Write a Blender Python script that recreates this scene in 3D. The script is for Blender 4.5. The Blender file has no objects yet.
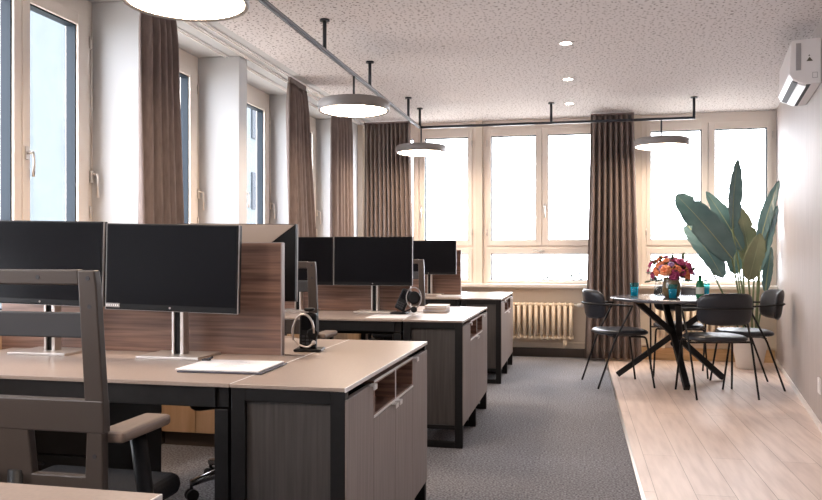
import bpy, bmesh, math, random
from mathutils import Vector, Matrix
random.seed(7)
S = bpy.context.scene
C = S.collection
PI = math.pi

# ------------------------------------------------------------------ materials
def mat(name, col, rough=0.5, metal=0.0, spec=0.5, var=0.0, vscale=20.0, bump=0.0, bscale=200.0, stretch=(1, 1, 1), col2=None,
        detail=4.0, ramp=(0.35, 0.65), coat=0.0):
    m = bpy.data.materials.new(name); m.use_nodes = True
    nt = m.node_tree; b = nt.nodes['Principled BSDF']
    b.inputs['Base Color'].default_value = (*col, 1)
    b.inputs['Roughness'].default_value = rough
    b.inputs['Metallic'].default_value = metal
    b.inputs['Specular IOR Level'].default_value = spec
    b.inputs['Coat Weight'].default_value = coat
    tc = nt.nodes.new('ShaderNodeTexCoord')
    mp = nt.nodes.new('ShaderNodeMapping'); mp.inputs['Scale'].default_value = stretch
    nt.links.new(tc.outputs['Object'], mp.inputs['Vector'])
    if col2 is None and var > 0:
        col2 = tuple(min(1, c * (1 + var)) for c in col); colA = tuple(c * (1 - var) for c in col)
    else:
        colA = col
    if col2 is not None:
        n = nt.nodes.new('ShaderNodeTexNoise'); n.inputs['Scale'].default_value = vscale; n.inputs['Detail'].default_value = detail
        nt.links.new(mp.outputs['Vector'], n.inputs['Vector'])
        r = nt.nodes.new('ShaderNodeValToRGB')
        r.color_ramp.elements[0].position = ramp[0]; r.color_ramp.elements[0].color = (*colA, 1)
        r.color_ramp.elements[1].position = ramp[1]; r.color_ramp.elements[1].color = (*col2, 1)
        nt.links.new(n.outputs['Fac'], r.inputs['Fac'])
        nt.links.new(r.outputs['Color'], b.inputs['Base Color'])
    if bump > 0:
        n2 = nt.nodes.new('ShaderNodeTexNoise'); n2.inputs['Scale'].default_value = bscale
        nt.links.new(mp.outputs['Vector'], n2.inputs['Vector'])
        bp = nt.nodes.new('ShaderNodeBump'); bp.inputs['Strength'].default_value = bump; bp.inputs['Distance'].default_value = 0.004
        nt.links.new(n2.outputs['Fac'], bp.inputs['Height']); nt.links.new(bp.outputs['Normal'], b.inputs['Normal'])
    return m

def emit(name, col, strength):
    m = bpy.data.materials.new(name); m.use_nodes = True
    b = m.node_tree.nodes['Principled BSDF']
    b.inputs['Base Color'].default_value = (0.9, 0.9, 0.9, 1)
    b.inputs['Emission Color'].default_value = (*col, 1)
    b.inputs['Emission Strength'].default_value = strength
    return m

def clear_glass(name, tint=(1, 1, 1), refl=0.035):
    m = bpy.data.materials.new(name); m.use_nodes = True
    nt = m.node_tree; nt.nodes.clear()
    o = nt.nodes.new('ShaderNodeOutputMaterial'); mx = nt.nodes.new('ShaderNodeMixShader')
    t = nt.nodes.new('ShaderNodeBsdfTransparent'); t.inputs['Color'].default_value = (*tint, 1)
    g = nt.nodes.new('ShaderNodeBsdfGlossy'); g.inputs['Roughness'].default_value = 0.03
    mx.inputs['Fac'].default_value = refl
    nt.links.new(t.outputs['BSDF'], mx.inputs[1]); nt.links.new(g.outputs['BSDF'], mx.inputs[2])
    nt.links.new(mx.outputs['Shader'], o.inputs['Surface'])
    return m

M = {}
M['wall'] = mat('white_paint', (0.54, 0.548, 0.56), 0.75, bump=0.08, bscale=150)
M['leftpanel'] = mat('tan_wood_veneer', (0.48, 0.31, 0.18), 0.5, col2=(0.60, 0.41, 0.26), vscale=4, stretch=(6, 6, 0.6))
M['parapet'] = mat('cream_paint', (0.78, 0.70, 0.60), 0.7, bump=0.08, bscale=150)
M['frame'] = mat('cream_window_paint', (0.84, 0.77, 0.70), 0.4)
M['gasket'] = mat('dark_gasket', (0.012, 0.02, 0.03), 0.6, spec=0.2)
M['glass'] = clear_glass('window_glass')
M['steel'] = mat('brushed_handle_metal', (0.72, 0.68, 0.64), 0.3, 1.0)
M['black'] = mat('black_steel', (0.0075, 0.007, 0.0075), 0.5, 0.0, 0.28, var=0.15, vscale=40)
M['rail'] = mat('anthracite_rail', (0.045, 0.05, 0.06), 0.35, 0.6)
M['railtop'] = mat('grey_rail_groove', (0.30, 0.33, 0.36), 0.3, 0.8)
M['lampgrey'] = mat('grey_lamp_shell', (0.25, 0.235, 0.23), 0.45)
M['diffuser'] = emit('warm_diffuser', (1.0, 0.77, 0.58), 19.0)
M['spot'] = emit('downlight_lens', (1.0, 0.82, 0.65), 30.0)
M['white'] = mat('white_plastic', (0.82, 0.80, 0.79), 0.35)
M['ac'] = mat('air_conditioner_plastic', (0.70, 0.67, 0.66), 0.35)
M['slot'] = mat('dark_slot', (0.02, 0.02, 0.025), 0.6)
M['grille'] = mat('grey_grille', (0.33, 0.31, 0.31), 0.5)
M['radiator'] = mat('cream_radiator_enamel', (0.84, 0.72, 0.56), 0.35)
M['curtain'] = mat('taupe_curtain_cloth', (0.20, 0.158, 0.144), 0.9, var=0.12, vscale=60, bump=0.25, bscale=900, stretch=(1, 1, 0.2))
M['desktop'] = mat('taupe_laminate', (0.330, 0.264, 0.226), 0.32, var=0.05, vscale=120)
M['edge'] = mat('pale_edge_band', (0.78, 0.76, 0.75), 0.35)
M['infill'] = mat('dark_grey_wood_infill', (0.038, 0.033, 0.031), 0.5, col2=(0.068, 0.059, 0.055), vscale=6, stretch=(16, 16, 0.6), ramp=(0.3, 0.7))
M['front'] = mat('taupe_wood_fronts', (0.22, 0.185, 0.172), 0.5, col2=(0.30, 0.255, 0.238), vscale=6, stretch=(14, 14, 0.6), ramp=(0.3, 0.7))
M['walnut'] = mat('walnut_veneer', (0.105, 0.052, 0.036), 0.45, col2=(0.31, 0.175, 0.125), vscale=5, stretch=(0.5, 5, 14), detail=7, ramp=(0.32, 0.68))
M['walnut_edge'] = mat('pale_walnut_edge', (0.36, 0.30, 0.28), 0.45)
M['bezel'] = mat('black_monitor_plastic', (0.007, 0.007, 0.008), 0.45, spec=0.18)
M['screen'] = mat('matt_black_screen', (0.006, 0.006, 0.008), 0.33, spec=0.06)
M['silver'] = mat('silver_aluminium', (0.62, 0.58, 0.55), 0.35, 0.85)
M['backtan'] = mat('tan_back_reflection', (0.34, 0.27, 0.22), 0.42, 0.15)  # reflection tone painted onto a dark monitor back
M['chairframe'] = mat('bronze_grey_chair_frame', (0.052, 0.040, 0.034), 0.38, 0.15)
M['armpad'] = mat('brown_armrest_pad', (0.20, 0.145, 0.115), 0.5)
M['fabric'] = mat('black_seat_fabric', (0.010, 0.010, 0.012), 0.9, spec=0.2, var=0.25, vscale=150, bump=0.3, bscale=600)
M['lumbar'] = mat('charcoal_lumbar_pad', (0.03, 0.03, 0.034), 0.7)
M['rubber'] = mat('black_castor_rubber', (0.012, 0.012, 0.012), 0.6)
M['chrome'] = mat('polished_base_metal', (0.45, 0.45, 0.46), 0.22, 0.9)
M['leather'] = mat('dark_blue_grey_leather', (0.012, 0.013, 0.018), 0.36, spec=0.4, var=0.12, vscale=25, bump=0.1, bscale=300, coat=0.08)
M['tabletop'] = mat('dark_grey_table_surface', (0.10, 0.10, 0.115), 0.22, var=0.1, vscale=12, coat=0.3)
M['paper'] = mat('white_paper', (0.84, 0.82, 0.82), 0.7)
M['ink'] = mat('pale_grey_print', (0.50, 0.47, 0.47), 0.8)
M['folder'] = mat('dark_folder_card', (0.04, 0.04, 0.06), 0.5)
M['notebook'] = mat('beige_notebook_cover', (0.66, 0.54, 0.47), 0.55)
M['leaf'] = mat('dusty_green_leaf', (0.050, 0.112, 0.118), 0.34, col2=(0.115, 0.20, 0.20), vscale=3, stretch=(1, 1, 1), ramp=(0.35, 0.7))
M['leafpale'] = mat('yellow_green_leaf', (0.15, 0.175, 0.10), 0.4, col2=(0.23, 0.25, 0.15), vscale=4, ramp=(0.35, 0.7))
M['rib'] = mat('pale_leaf_rib', (0.26, 0.29, 0.17), 0.5)
M['stem'] = mat('leaf_stalk_green', (0.16, 0.20, 0.10), 0.5)
M['pot'] = mat('off_white_ceramic_pot', (0.78, 0.74, 0.70), 0.4)
M['soil'] = mat('dark_soil', (0.03, 0.022, 0.016), 0.9, bump=0.8, bscale=80)
def translucent(name, col):
    m = bpy.data.materials.new(name); m.use_nodes = True
    nt = m.node_tree; b = nt.nodes['Principled BSDF']; o = nt.nodes['Material Output']
    b.inputs['Base Color'].default_value = (*col, 1); b.inputs['Roughness'].default_value = 0.12
    t = nt.nodes.new('ShaderNodeBsdfTranslucent'); t.inputs['Color'].default_value = (*col, 1)
    mx = nt.nodes.new('ShaderNodeMixShader'); mx.inputs['Fac'].default_value = 0.55
    nt.links.new(b.outputs['BSDF'], mx.inputs[1]); nt.links.new(t.outputs['BSDF'], mx.inputs[2]); nt.links.new(mx.outputs['Shader'], o.inputs['Surface'])
    return m
M['teal'] = clear_glass('teal_drinking_glass', (0.55, 0.90, 0.95))
M['tealsolid'] = translucent('teal_drink', (0.03, 0.50, 0.60))
M['clearglass'] = clear_glass('clear_glass', (0.90, 0.92, 0.92))
M['greenglass'] = translucent('green_bottle_glass', (0.03, 0.34, 0.16))
M['water'] = mat('bottle_label_paper', (0.65, 0.68, 0.60), 0.6)
M['vase'] = mat('smoked_amber_vase_glass', (0.16, 0.11, 0.05), 0.12, var=0.3, vscale=30, coat=0.6)
M['fl_orange'] = mat('orange_petals', (0.80, 0.22, 0.08), 0.6, col2=(0.90, 0.38, 0.20), vscale=40)
M['fl_pink'] = mat('magenta_petals', (0.38, 0.035, 0.13), 0.6, col2=(0.55, 0.09, 0.22), vscale=40)
M['fl_purple'] = mat('lilac_petals', (0.28, 0.16, 0.36), 0.6, col2=(0.42, 0.26, 0.48), vscale=40)
M['fl_green'] = mat('bouquet_foliage', (0.035, 0.065, 0.025), 0.5)
M['oakbase'] = mat('oak_skirting', (0.55, 0.36, 0.18), 0.5, col2=(0.66, 0.45, 0.25), vscale=5, stretch=(1, 6, 10))
M['darkbase'] = mat('dark_skirting', (0.075, 0.058, 0.05), 0.55)
M['whitebase'] = mat('white_skirting', (0.80, 0.76, 0.73), 0.45)
M['facade'] = mat('pale_facade_render', (0.050, 0.062, 0.070), 0.9, var=0.06, vscale=3)
M['facadewin'] = mat('facade_window_glass', (0.022, 0.027, 0.034), 0.6, spec=0.1)
M['twig'] = mat('grey_green_twigs', (0.035, 0.042, 0.037), 0.8)
M['gold'] = mat('dark_emblem', (0.10, 0.085, 0.06), 0.4)

def ceiling_mat():
    m = bpy.data.materials.new('perforated_acoustic_plaster'); m.use_nodes = True
    nt = m.node_tree; b = nt.nodes['Principled BSDF']; b.inputs['Roughness'].default_value = 0.85
    tc = nt.nodes.new('ShaderNodeTexCoord')
    ns = nt.nodes.new('ShaderNodeTexNoise'); ns.inputs['Scale'].default_value = 26; ns.inputs['Detail'].default_value = 1
    nt.links.new(tc.outputs['Object'], ns.inputs['Vector'])
    sub = nt.nodes.new('ShaderNodeVectorMath'); sub.operation = 'MULTIPLY_ADD'
    sub.inputs[1].default_value = (0.045, 0.045, 0); 
    nt.links.new(ns.outputs['Color'], sub.inputs[0]); nt.links.new(tc.outputs['Object'], sub.inputs[2])
    v = nt.nodes.new('ShaderNodeTexVoronoi'); v.voronoi_dimensions = '2D'; v.inputs['Scale'].default_value = 30; v.inputs['Randomness'].default_value = 0.85
    nt.links.new(sub.outputs['Vector'], v.inputs['Vector'])
    r = nt.nodes.new('ShaderNodeValToRGB')
    r.color_ramp.elements[0].position = 0.12; r.color_ramp.elements[0].color = (0.20, 0.17, 0.168, 1)
    r.color_ramp.elements[1].position = 0.20; r.color_ramp.elements[1].color = (0.75, 0.725, 0.735, 1)
    nt.links.new(v.outputs['Distance'], r.inputs['Fac']); nt.links.new(r.outputs['Color'], b.inputs['Base Color'])
    return m
M['ceiling'] = ceiling_mat()

def carpet_mat():
    m = bpy.data.materials.new('grey_loop_carpet'); m.use_nodes = True
    nt = m.node_tree; b = nt.nodes['Principled BSDF']; b.inputs['Roughness'].default_value = 0.95; b.inputs['Specular IOR Level'].default_value = 0.15
    tc = nt.nodes.new('ShaderNodeTexCoord')
    n = nt.nodes.new('ShaderNodeTexNoise'); n.inputs['Scale'].default_value = 95; n.inputs['Detail'].default_value = 3
    n2 = nt.nodes.new('ShaderNodeTexNoise'); n2.inputs['Scale'].default_value = 2.2; n2.inputs['Detail'].default_value = 3
    nt.links.new(tc.outputs['Object'], n.inputs['Vector']); nt.links.new(tc.outputs['Object'], n2.inputs['Vector'])
    r = nt.nodes.new('ShaderNodeValToRGB')
    r.color_ramp.elements[0].position = 0.36; r.color_ramp.elements[0].color = (0.108, 0.109, 0.120, 1)
    r.color_ramp.elements[1].position = 0.66; r.color_ramp.elements[1].color = (0.335, 0.333, 0.355, 1)
    nt.links.new(n.outputs['Fac'], r.inputs['Fac'])
    mx = nt.nodes.new('ShaderNodeMix'); mx.data_type = 'RGBA'; mx.blend_type = 'MULTIPLY'; mx.inputs['Factor'].default_value = 0.35
    r2 = nt.nodes.new('ShaderNodeValToRGB'); r2.color_ramp.elements[0].position = 0.3; r2.color_ramp.elements[0].color = (0.7, 0.7, 0.7, 1); r2.color_ramp.elements[1].position = 0.7
    nt.links.new(n2.outputs['Fac'], r2.inputs['Fac'])
    nt.links.new(r.outputs['Color'], mx.inputs['A']); nt.links.new(r2.outputs['Color'], mx.inputs['B'])
    nt.links.new(mx.outputs['Result'], b.inputs['Base Color'])
    bp = nt.nodes.new('ShaderNodeBump'); bp.inputs['Strength'].default_value = 0.6; bp.inputs['Distance'].default_value = 0.006
    nt.links.new(n.outputs['Fac'], bp.inputs['Height']); nt.links.new(bp.outputs['Normal'], b.inputs['Normal'])
    return m
M['carpet'] = carpet_mat()

def oak_mat():
    m = bpy.data.materials.new('pale_oak_planks'); m.use_nodes = True
    nt = m.node_tree; b = nt.nodes['Principled BSDF']; b.inputs['Roughness'].default_value = 0.42
    tc = nt.nodes.new('ShaderNodeTexCoord')
    mp = nt.nodes.new('ShaderNodeMapping'); mp.inputs['Rotation'].default_value = (0, 0, PI / 2)
    nt.links.new(tc.outputs['Object'], mp.inputs['Vector'])
    br = nt.nodes.new('ShaderNodeTexBrick'); br.inputs['Scale'].default_value = 1.0
    br.inputs['Brick Width'].default_value = 1.9; br.inputs['Row Height'].default_value = 0.18; br.inputs['Mortar Size'].default_value = 0.0016
    br.offset = 0.37
    br.inputs['Color1'].default_value = (0.70, 0.565, 0.49, 1); br.inputs['Color2'].default_value = (0.79, 0.66, 0.585, 1)
    br.inputs['Mortar'].default_value = (0.36, 0.26, 0.20, 1)
    nt.links.new(mp.outputs['Vector'], br.inputs['Vector'])
    mp2 = nt.nodes.new('ShaderNodeMapping'); mp2.inputs['Scale'].default_value = (7, 0.7, 1)
    nt.links.new(tc.outputs['Object'], mp2.inputs['Vector'])
    n = nt.nodes.new('ShaderNodeTexNoise'); n.inputs['Scale'].default_value = 3.0; n.inputs['Detail'].default_value = 7
    nt.links.new(mp2.outputs['Vector'], n.inputs['Vector'])
    r = nt.nodes.new('ShaderNodeValToRGB'); r.color_ramp.elements[0].position = 0.3; r.color_ramp.elements[0].color = (0.74, 0.70, 0.68, 1)
    r.color_ramp.elements[1].position = 0.6; r.color_ramp.elements[1].color = (1, 1, 1, 1)
    nt.links.new(n.outputs['Fac'], r.inputs['Fac'])
    mx = nt.nodes.new('ShaderNodeMix'); mx.data_type = 'RGBA'; mx.blend_type = 'MULTIPLY'; mx.inputs['Factor'].default_value = 0.8
    nt.links.new(br.outputs['Color'], mx.inputs['A']); nt.links.new(r.outputs['Color'], mx.inputs['B'])
    nt.links.new(mx.outputs['Result'], b.inputs['Base Color'])
    return m
M['oak'] = oak_mat()
M['panelwall'] = mat('greige_fine_grain_wall', (0.37, 0.325, 0.305), 0.6, col2=(0.48, 0.43, 0.41), vscale=10, stretch=(9, 9, 0.25), detail=6, ramp=(0.3, 0.7))

# ------------------------------------------------------------------ mesh helpers
def fillet(pts, r, n=4, closed=False):
    pts = [Vector(p) for p in pts]; out = []
    N = len(pts)
    for i, p in enumerate(pts):
        if not closed and i in (0, N - 1):
            out.append(p); continue
        a = pts[i - 1]; c = pts[(i + 1) % N]
        da = a - p; dc = c - p
        k = min(r, da.length * 0.45, dc.length * 0.45)
        p0 = p + da.normalized() * k; p1 = p + dc.normalized() * k
        for j in range(n + 1):
            t = j / n
            out.append(p0 * (1 - t) ** 2 + p * 2 * t * (1 - t) + p1 * t * t)
    return out

class B:
    def __init__(self): self.bm = bmesh.new()
    def box(self, x0, x1, y0, y1, z0, z1, bev=0.0, seg=2, rot=None, mi=0):
        t = bmesh.new()
        vs = [t.verts.new((x, y, z)) for z in (z0, z1) for y in (y0, y1) for x in (x0, x1)]
        for f in ((0, 2, 3, 1), (4, 5, 7, 6), (0, 1, 5, 4), (2, 6, 7, 3), (0, 4, 6, 2), (1, 3, 7, 5)):
            t.faces.new([vs[i] for i in f])
        if bev > 0:
            bmesh.ops.bevel(t, geom=list(t.edges), offset=bev, segments=seg, profile=0.5, affect='EDGES')
        if rot is not None: bmesh.ops.transform(t, matrix=rot, verts=t.verts)
        self.merge(t, mi); return self
    def merge(self, t, mi=0):
        mp = {v: self.bm.verts.new(v.co) for v in t.verts}
        for f in t.faces:
            try:
                g = self.bm.faces.new([mp[v] for v in f.verts]); g.smooth = f.smooth; g.material_index = mi
            except ValueError: pass
        t.free()
    def tube(self, pts, r, n=8, closed=False, cap=True, radii=None, sx=1.0, mi=0):
        pts = [Vector(p) for p in pts]; N = len(pts); rings = []
        T = []
        for i in range(N):
            if closed: d = pts[(i + 1) % N] - pts[i - 1]
            else: d = pts[min(i + 1, N - 1)] - pts[max(i - 1, 0)]
            T.append(d.normalized())
        ref = Vector((0, 0, 1)) if abs(T[0].z) < 0.9 else Vector((1, 0, 0))
        nrm = (ref - T[0] * ref.dot(T[0])).normalized()
        for i in range(N):
            nrm = (nrm - T[i] * nrm.dot(T[i])).normalized(); bi = T[i].cross(nrm)
            rr = radii[i] if radii else r
            rings.append([self.bm.verts.new(pts[i] + (nrm * math.cos(2 * PI * k / n) + bi * sx * math.sin(2 * PI * k / n)) * rr) for k in range(n)])
        R = N if closed else N - 1
        for i in range(R):
            a = rings[i]; b = rings[(i + 1) % N]
            for k in range(n):
                f = self.bm.faces.new((a[k], a[(k + 1) % n], b[(k + 1) % n], b[k])); f.smooth = n > 4; f.material_index = mi
        if cap and not closed:
            self.bm.faces.new(rings[0][::-1]); self.bm.faces.new(rings[-1])
        return self
    def bar(self, a, b, w, h, mi=0):       # rectangular bar between two points
        a = Vector(a); b = Vector(b); d = (b - a); L = d.length
        q = d.to_track_quat('Z', 'Y').to_matrix().to_4x4()
        self.box(-w / 2, w / 2, -h / 2, h / 2, 0, L, 0.003, 1, Matrix.Translation(a) @ q, mi); return self
    def lathe(self, prof, n=32, cx=0, cy=0, cap=True, sx=1, sy=1):
        rings = [[self.bm.verts.new((cx + sx * r * math.cos(2 * PI * k / n), cy + sy * r * math.sin(2 * PI * k / n), z)) for k in range(n)] for r, z in prof]
        for a, b in zip(rings, rings[1:]):
            for k in range(n):
                f = self.bm.faces.new((a[k], a[(k + 1) % n], b[(k + 1) % n], b[k])); f.smooth = True
        if cap:
            self.bm.faces.new(rings[0][::-1]); self.bm.faces.new(rings[-1])
        return self
    def prism(self, poly, axis, a, b, bev=0.0):   # 2-D polygon extruded along axis
        t = bmesh.new()
        def P(u, v, w):
            return {'x': (w, u, v), 'y': (u, w, v), 'z': (u, v, w)}[axis]
        A = [t.verts.new(P(u, v, a)) for u, v in poly]; Bv = [t.verts.new(P(u, v, b)) for u, v in poly]
        t.faces.new(A); t.faces.new(Bv[::-1])
        for i in range(len(poly)):
            j = (i + 1) % len(poly); t.faces.new((A[i], Bv[i], Bv[j], A[j]))
        bmesh.ops.recalc_face_normals(t, faces=t.faces)
        if bev > 0: bmesh.ops.bevel(t, geom=list(t.edges), offset=bev, segments=2, profile=0.5, affect='EDGES')
        self.merge(t); return self
    def sphere(self, c, r, sub=2, sc=(1, 1, 1)):
        t = bmesh.new(); bmesh.ops.create_icosphere(t, subdivisions=sub, radius=r)
        for v in t.verts: v.co = Vector((v.co.x * sc[0], v.co.y * sc[1], v.co.z * sc[2])) + Vector(c)
        for f in t.faces: f.smooth = True
        self.merge(t); return self
    def xform(self, m): bmesh.ops.transform(self.bm, matrix=m, verts=self.bm.verts); return self
    def build(self, name, m, parent=None, recalc=True, loc=None):
        if recalc: bmesh.ops.recalc_face_normals(self.bm, faces=self.bm.faces)
        if loc is not None:
            bmesh.ops.translate(self.bm, vec=(-loc[0], -loc[1], -loc[2]), verts=self.bm.verts)
        me = bpy.data.meshes.new(name); self.bm.to_mesh(me); self.bm.free()
        for x in (m if isinstance(m, (list, tuple)) else [m]): me.materials.append(x)
        o = bpy.data.objects.new(name, me); C.objects.link(o)
        if loc is not None: o.location = loc
        if parent is not None: o.parent = parent
        return o

def thing(name, label, cat, loc=(0, 0, 0), rz=0.0, group=None):
    o = bpy.data.objects.new(name, None); C.objects.link(o)
    o.empty_display_size = 0.05
    o.location = loc; o.rotation_euler = (0, 0, rz); tag(o, label, cat, group); return o
def tag(o, label, cat, group=None):
    o['label'] = label; o['category'] = cat
    if group: o['group'] = group
    return o
def struct(o): o['kind'] = 'structure'; return o
def dup(o, loc=None, rz=None, label=None, group=None, parent=None):
    c = o.copy(); C.objects.link(c)
    if parent is not None: c.parent = parent
    if loc is not None: c.location = loc
    if rz is not None: c.rotation_euler = (0, 0, rz)
    if label: c['label'] = label
    if group: c['group'] = group
    for ch in [x for x in o.children]: dup(ch, parent=c)
    return c

# ------------------------------------------------------------------ room shell
H = 2.63                     # ceiling height
YB = 8.62                    # inner face of the back wall
XL = -2.42                   # inner face of the left parapet
XW = 0.153                   # slope of the right wall (x per y)
def xr(y): return 1.52 + XW * (y - 5.34)
XC = 0.295                   # carpet / wood border

b = B()
fl = bmesh.new()
def quadface(bm, pts, mi):
    f = bm.faces.new([bm.verts.new(p) for p in pts]); f.material_index = mi
quadface(b.bm, [(-3.1, -2.6, 0), (XC, -2.6, 0), (XC, 8.75, 0), (-3.1, 8.75, 0)], 0)
quadface(b.bm, [(XC, -2.6, 0), (2.75, -2.6, 0), (2.75, 8.75, 0), (XC, 8.75, 0)], 1)
struct(b.build('floor', [M['carpet'], M['oak']]))
struct(B().box(XC - 0.008, XC + 0.008, -2.6, YB - 0.03, 0.0, 0.004).build('trim_1', M['steel']))
struct(B().box(-2.28, 2.75, -2.6, 8.75, H, H + 0.12).build('ceiling', M['ceiling']))
struct(B().box(-3.1, -2.28, -2.6, 8.75, H, H + 0.12).build('ceiling_border', M['wall']))
for k, x in enumerate((-2.37, -2.46, -2.60)):
    g = B(); 
    g.box(x - 0.016, x - 0.010, -2.5, 8.55, H - 0.012, H); g.box(x + 0.010, x + 0.016, -2.5, 8.55, H - 0.012, H)
    g.box(x - 0.010, x + 0.010, -2.5, 8.55, H - 0.003, H)
    struct(g.build('trim_%d' % (k + 2), M['white']))
# left wall: parapet, columns
ledge = B().box(-3.0, XL, -2.6, 8.62, 0.0, 0.80, 0.004).box(-2.84, XL + 0.025, -2.6, 8.60, 0.80, 0.83, 0.006)
struct(ledge.build('wall_left', M['leftpanel']))
cols = [1.42, 2.74, 4.10, 5.42, 6.82, 8.14]
for y in [-1.25, 0.1] + cols:
    struct(B().box(-2.90, -2.50, y, y + 0.14, 0.83, H, 0.006).build('wall_left_pier', M['wall']))
struct(B().box(-2.90, -2.50, 8.28, 8.75, 0.83, H, 0.006).build('wall_left_corner', M['wall']))
struct(B().box(XL, XL + 0.02, -2.6, YB - 0.02, 0.0, 0.09, 0.003).build('baseboard_left', M['darkbase']))
# back wall: below sill, piers between windows
bw = B().box(-2.5, 2.3, YB, YB + 0.25, 0.0, 0.76)
bw.box(-2.5, -2.44, YB, YB + 0.25, 0.76, H); bw.box(-1.12, -1.045, YB, YB + 0.2, 0.76, H)
bw.box(0.275, 0.675, YB, YB + 0.25, 0.76, H); bw.box(2.035, 2.4, YB, YB + 0.25, 0.76, H)
struct(bw.build('wall_back', M['parapet']))
struct(B().box(-2.42, 2.0, YB - 0.13, YB + 0.05, 0.762, 0.80, 0.006).build('trim_5', M['frame']))   # window sill board
struct(B().box(-2.42, XC, YB - 0.025, YB, 0.0, 0.095, 0.003).build('baseboard_back', M['darkbase']))
struct(B().box(XC, 2.0, YB - 0.025, YB, 0.0, 0.13, 0.003).build('baseboard_back', M['oakbase']))
struct(B().box(-2.40, 2.0, YB - 0.03, YB, 0.145, 0.165, 0.004).build('trim_6', M['parapet']))
# right wall (slightly oblique), with return behind the photographer
rw = B()
y0, y1 = 2.5, YB + 0.15
rw.prism([(xr(y0), y0), (xr(y1), y1), (xr(y1) + 0.15, y1), (xr(y0) + 0.15, y0)], 'z', 0, H)
struct(rw.build('wall_right', M['panelwall']))
bb = B(); bb.prism([(xr(y0) - 0.014, y0), (xr(YB) - 0.014, YB - 0.03), (xr(YB), YB - 0.03), (xr(y0), y0)], 'z', 0, 0.045)
struct(bb.build('baseboard_right', M['whitebase']))
struct(B().box(1.25, 2.75, 2.35, 2.5, 0, H).build('wall_right_return', M['wall']))
struct(B().box(2.65, 2.75, -2.6, 2.35, 0, H).build('wall_right_rear', M['wall']))
struct(B().box(-3.1, 2.75, -2.7, -2.6, 0, H).build('wall_front', M['wall']))

# ------------------------------------------------------------------ windows (local: x along, y outwards, z up)
wn = [0]
def window(w, loc, rz, side=0.09, mid=0.13, handles=True):
    wn[0] += 1
    r = bpy.data.objects.new('window_%d' % wn[0], None); C.objects.link(r); r.location = loc; r.rotation_euler = (0, 0, rz); struct(r)
    z0, z1, zt0, zt1 = 0.80, H, 1.135, 1.285
    gt = 2.455
    f = B()
    fo = 0.045                                   # outer frame
    f.box(0, fo, 0.0, 0.09, z0, z1, 0.003); f.box(w - fo, w, 0.0, 0.09, z0, z1, 0.003)
    f.box(fo, w - fo, 0.0, 0.09, gt + 0.07, z1, 0.003); f.box(fo, w - fo, 0.0, 0.09, z0 - 0.03, z0 + 0.012, 0.003)
    f.box(fo, w - fo, 0.002, 0.09, 1.1975, 1.2245, 0.001); f.box(w / 2 - 0.012, w / 2 + 0.012, 0.02, 0.09, 1.22, gt + 0.08)
    f.build('frame', M['frame'], r)
    def sash(x0, x1, za, zb, gx0, gx1, ga, gb):
        s = B(); d0, d1 = -0.016, 0.07
        s.box(x0, gx0, d0, d1, za, zb, 0.004); s.box(gx1, x1, d0, d1, za, zb, 0.004)
        s.box(gx0, gx1, d0, d1, za, ga, 0.004); s.box(gx0, gx1, d0, d1, gb, zb, 0.004)
        so = s.build('sash', M['frame'], r)
        g = B(); e = 0.008
        g.box(gx0, gx0 + e, 0.0, 0.06, ga, gb); g.box(gx1 - e, gx1, 0.0, 0.06, ga, gb)
        g.box(gx0, gx1, 0.0, 0.06, ga, ga + e); g.box(gx0, gx1, 0.0, 0.06, gb - e, gb)
        g.build('gasket', M['gasket'], so)
        B().box(gx0, gx1, 0.03, 0.034, ga, gb).build('pane', M['glass'], so)
        for zz in (za + 0.15, zb - 0.15) if zb - za > 0.6 else ():
            side_x = x0 - 0.002 if gx0 - x0 > 0 and x0 < w / 2 and x1 <= w / 2 + 0.01 else x1 + 0.002
            B().tube([(side_x, d0 - 0.006, zz - 0.035), (side_x, d0 - 0.006, zz + 0.035)], 0.007).build('hinge', M['steel'], so)
        return so
    c = w / 2
    sash(fo, c - 0.003, 1.224, gt + 0.07, side, c - mid / 2, zt1, gt)
    s2 = sash(c + 0.003, w - fo, 1.224, gt + 0.07, c + mid / 2, w - side, zt1, gt)
    s3 = sash(fo, w - fo, z0 + 0.012, 1.198, side, w - side, z0 + 0.04, zt0)
    h = B(); hx = c + 0.03
    h.box(hx - 0.014, hx + 0.014, -0.026, -0.015, 1.62, 1.69, 0.003); h.tube([(hx, -0.02, 1.655), (hx, -0.06, 1.655)], 0.008)
    h.tube(fillet([(hx, -0.055, 1.66), (hx, -0.062, 1.60), (hx, -0.058, 1.53)], 0.02), 0.009, sx=0.8)
    h.build('handle', M['steel'], s2)
    k = B(); k.box(c - 0.03, c + 0.03, -0.026, -0.015, 1.155, 1.178, 0.003); k.tube([(c, -0.02, 1.167), (c, -0.05, 1.167)], 0.007); k.tube([(c, -0.05, 1.167), (c - 0.10, -0.052, 1.165)], 0.008)
    k.build('handle', M['steel'], s3)
    return r
YW = YB + 0.09
window(1.31, (-2.43, YW - 0.05, 0), 0)
window(1.31, (-1.04, YW - 0.05, 0), 0)
window(1.35, (0.68, YW - 0.05, 0), 0)
edges = [-1.25, 0.1] + cols + [8.28]
for a, c2 in zip(edges, edges[1:]):
    wd = c2 - a - 0.14
    if wd < 0.3: continue
    o = window(wd, (-2.84, a + 0.14, 0), PI / 2, side=0.15, mid=0.12)
    # blind crank on the far jamb of the bay
    cr = B(); x = wd - 0.03
    cr.box(x - 0.012, x + 0.012, -0.03, -0.004, 1.55, 1.62, 0.003); cr.tube(fillet([(x, -0.02, 1.60), (x, -0.06, 1.60), (x, -0.062, 1.46)], 0.02), 0.007)
    cr.tube([(x, -0.02, 1.6), (x, -0.02, 2.5)], 0.004)
    cr.build('blind_crank', M['steel'], o)

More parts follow.
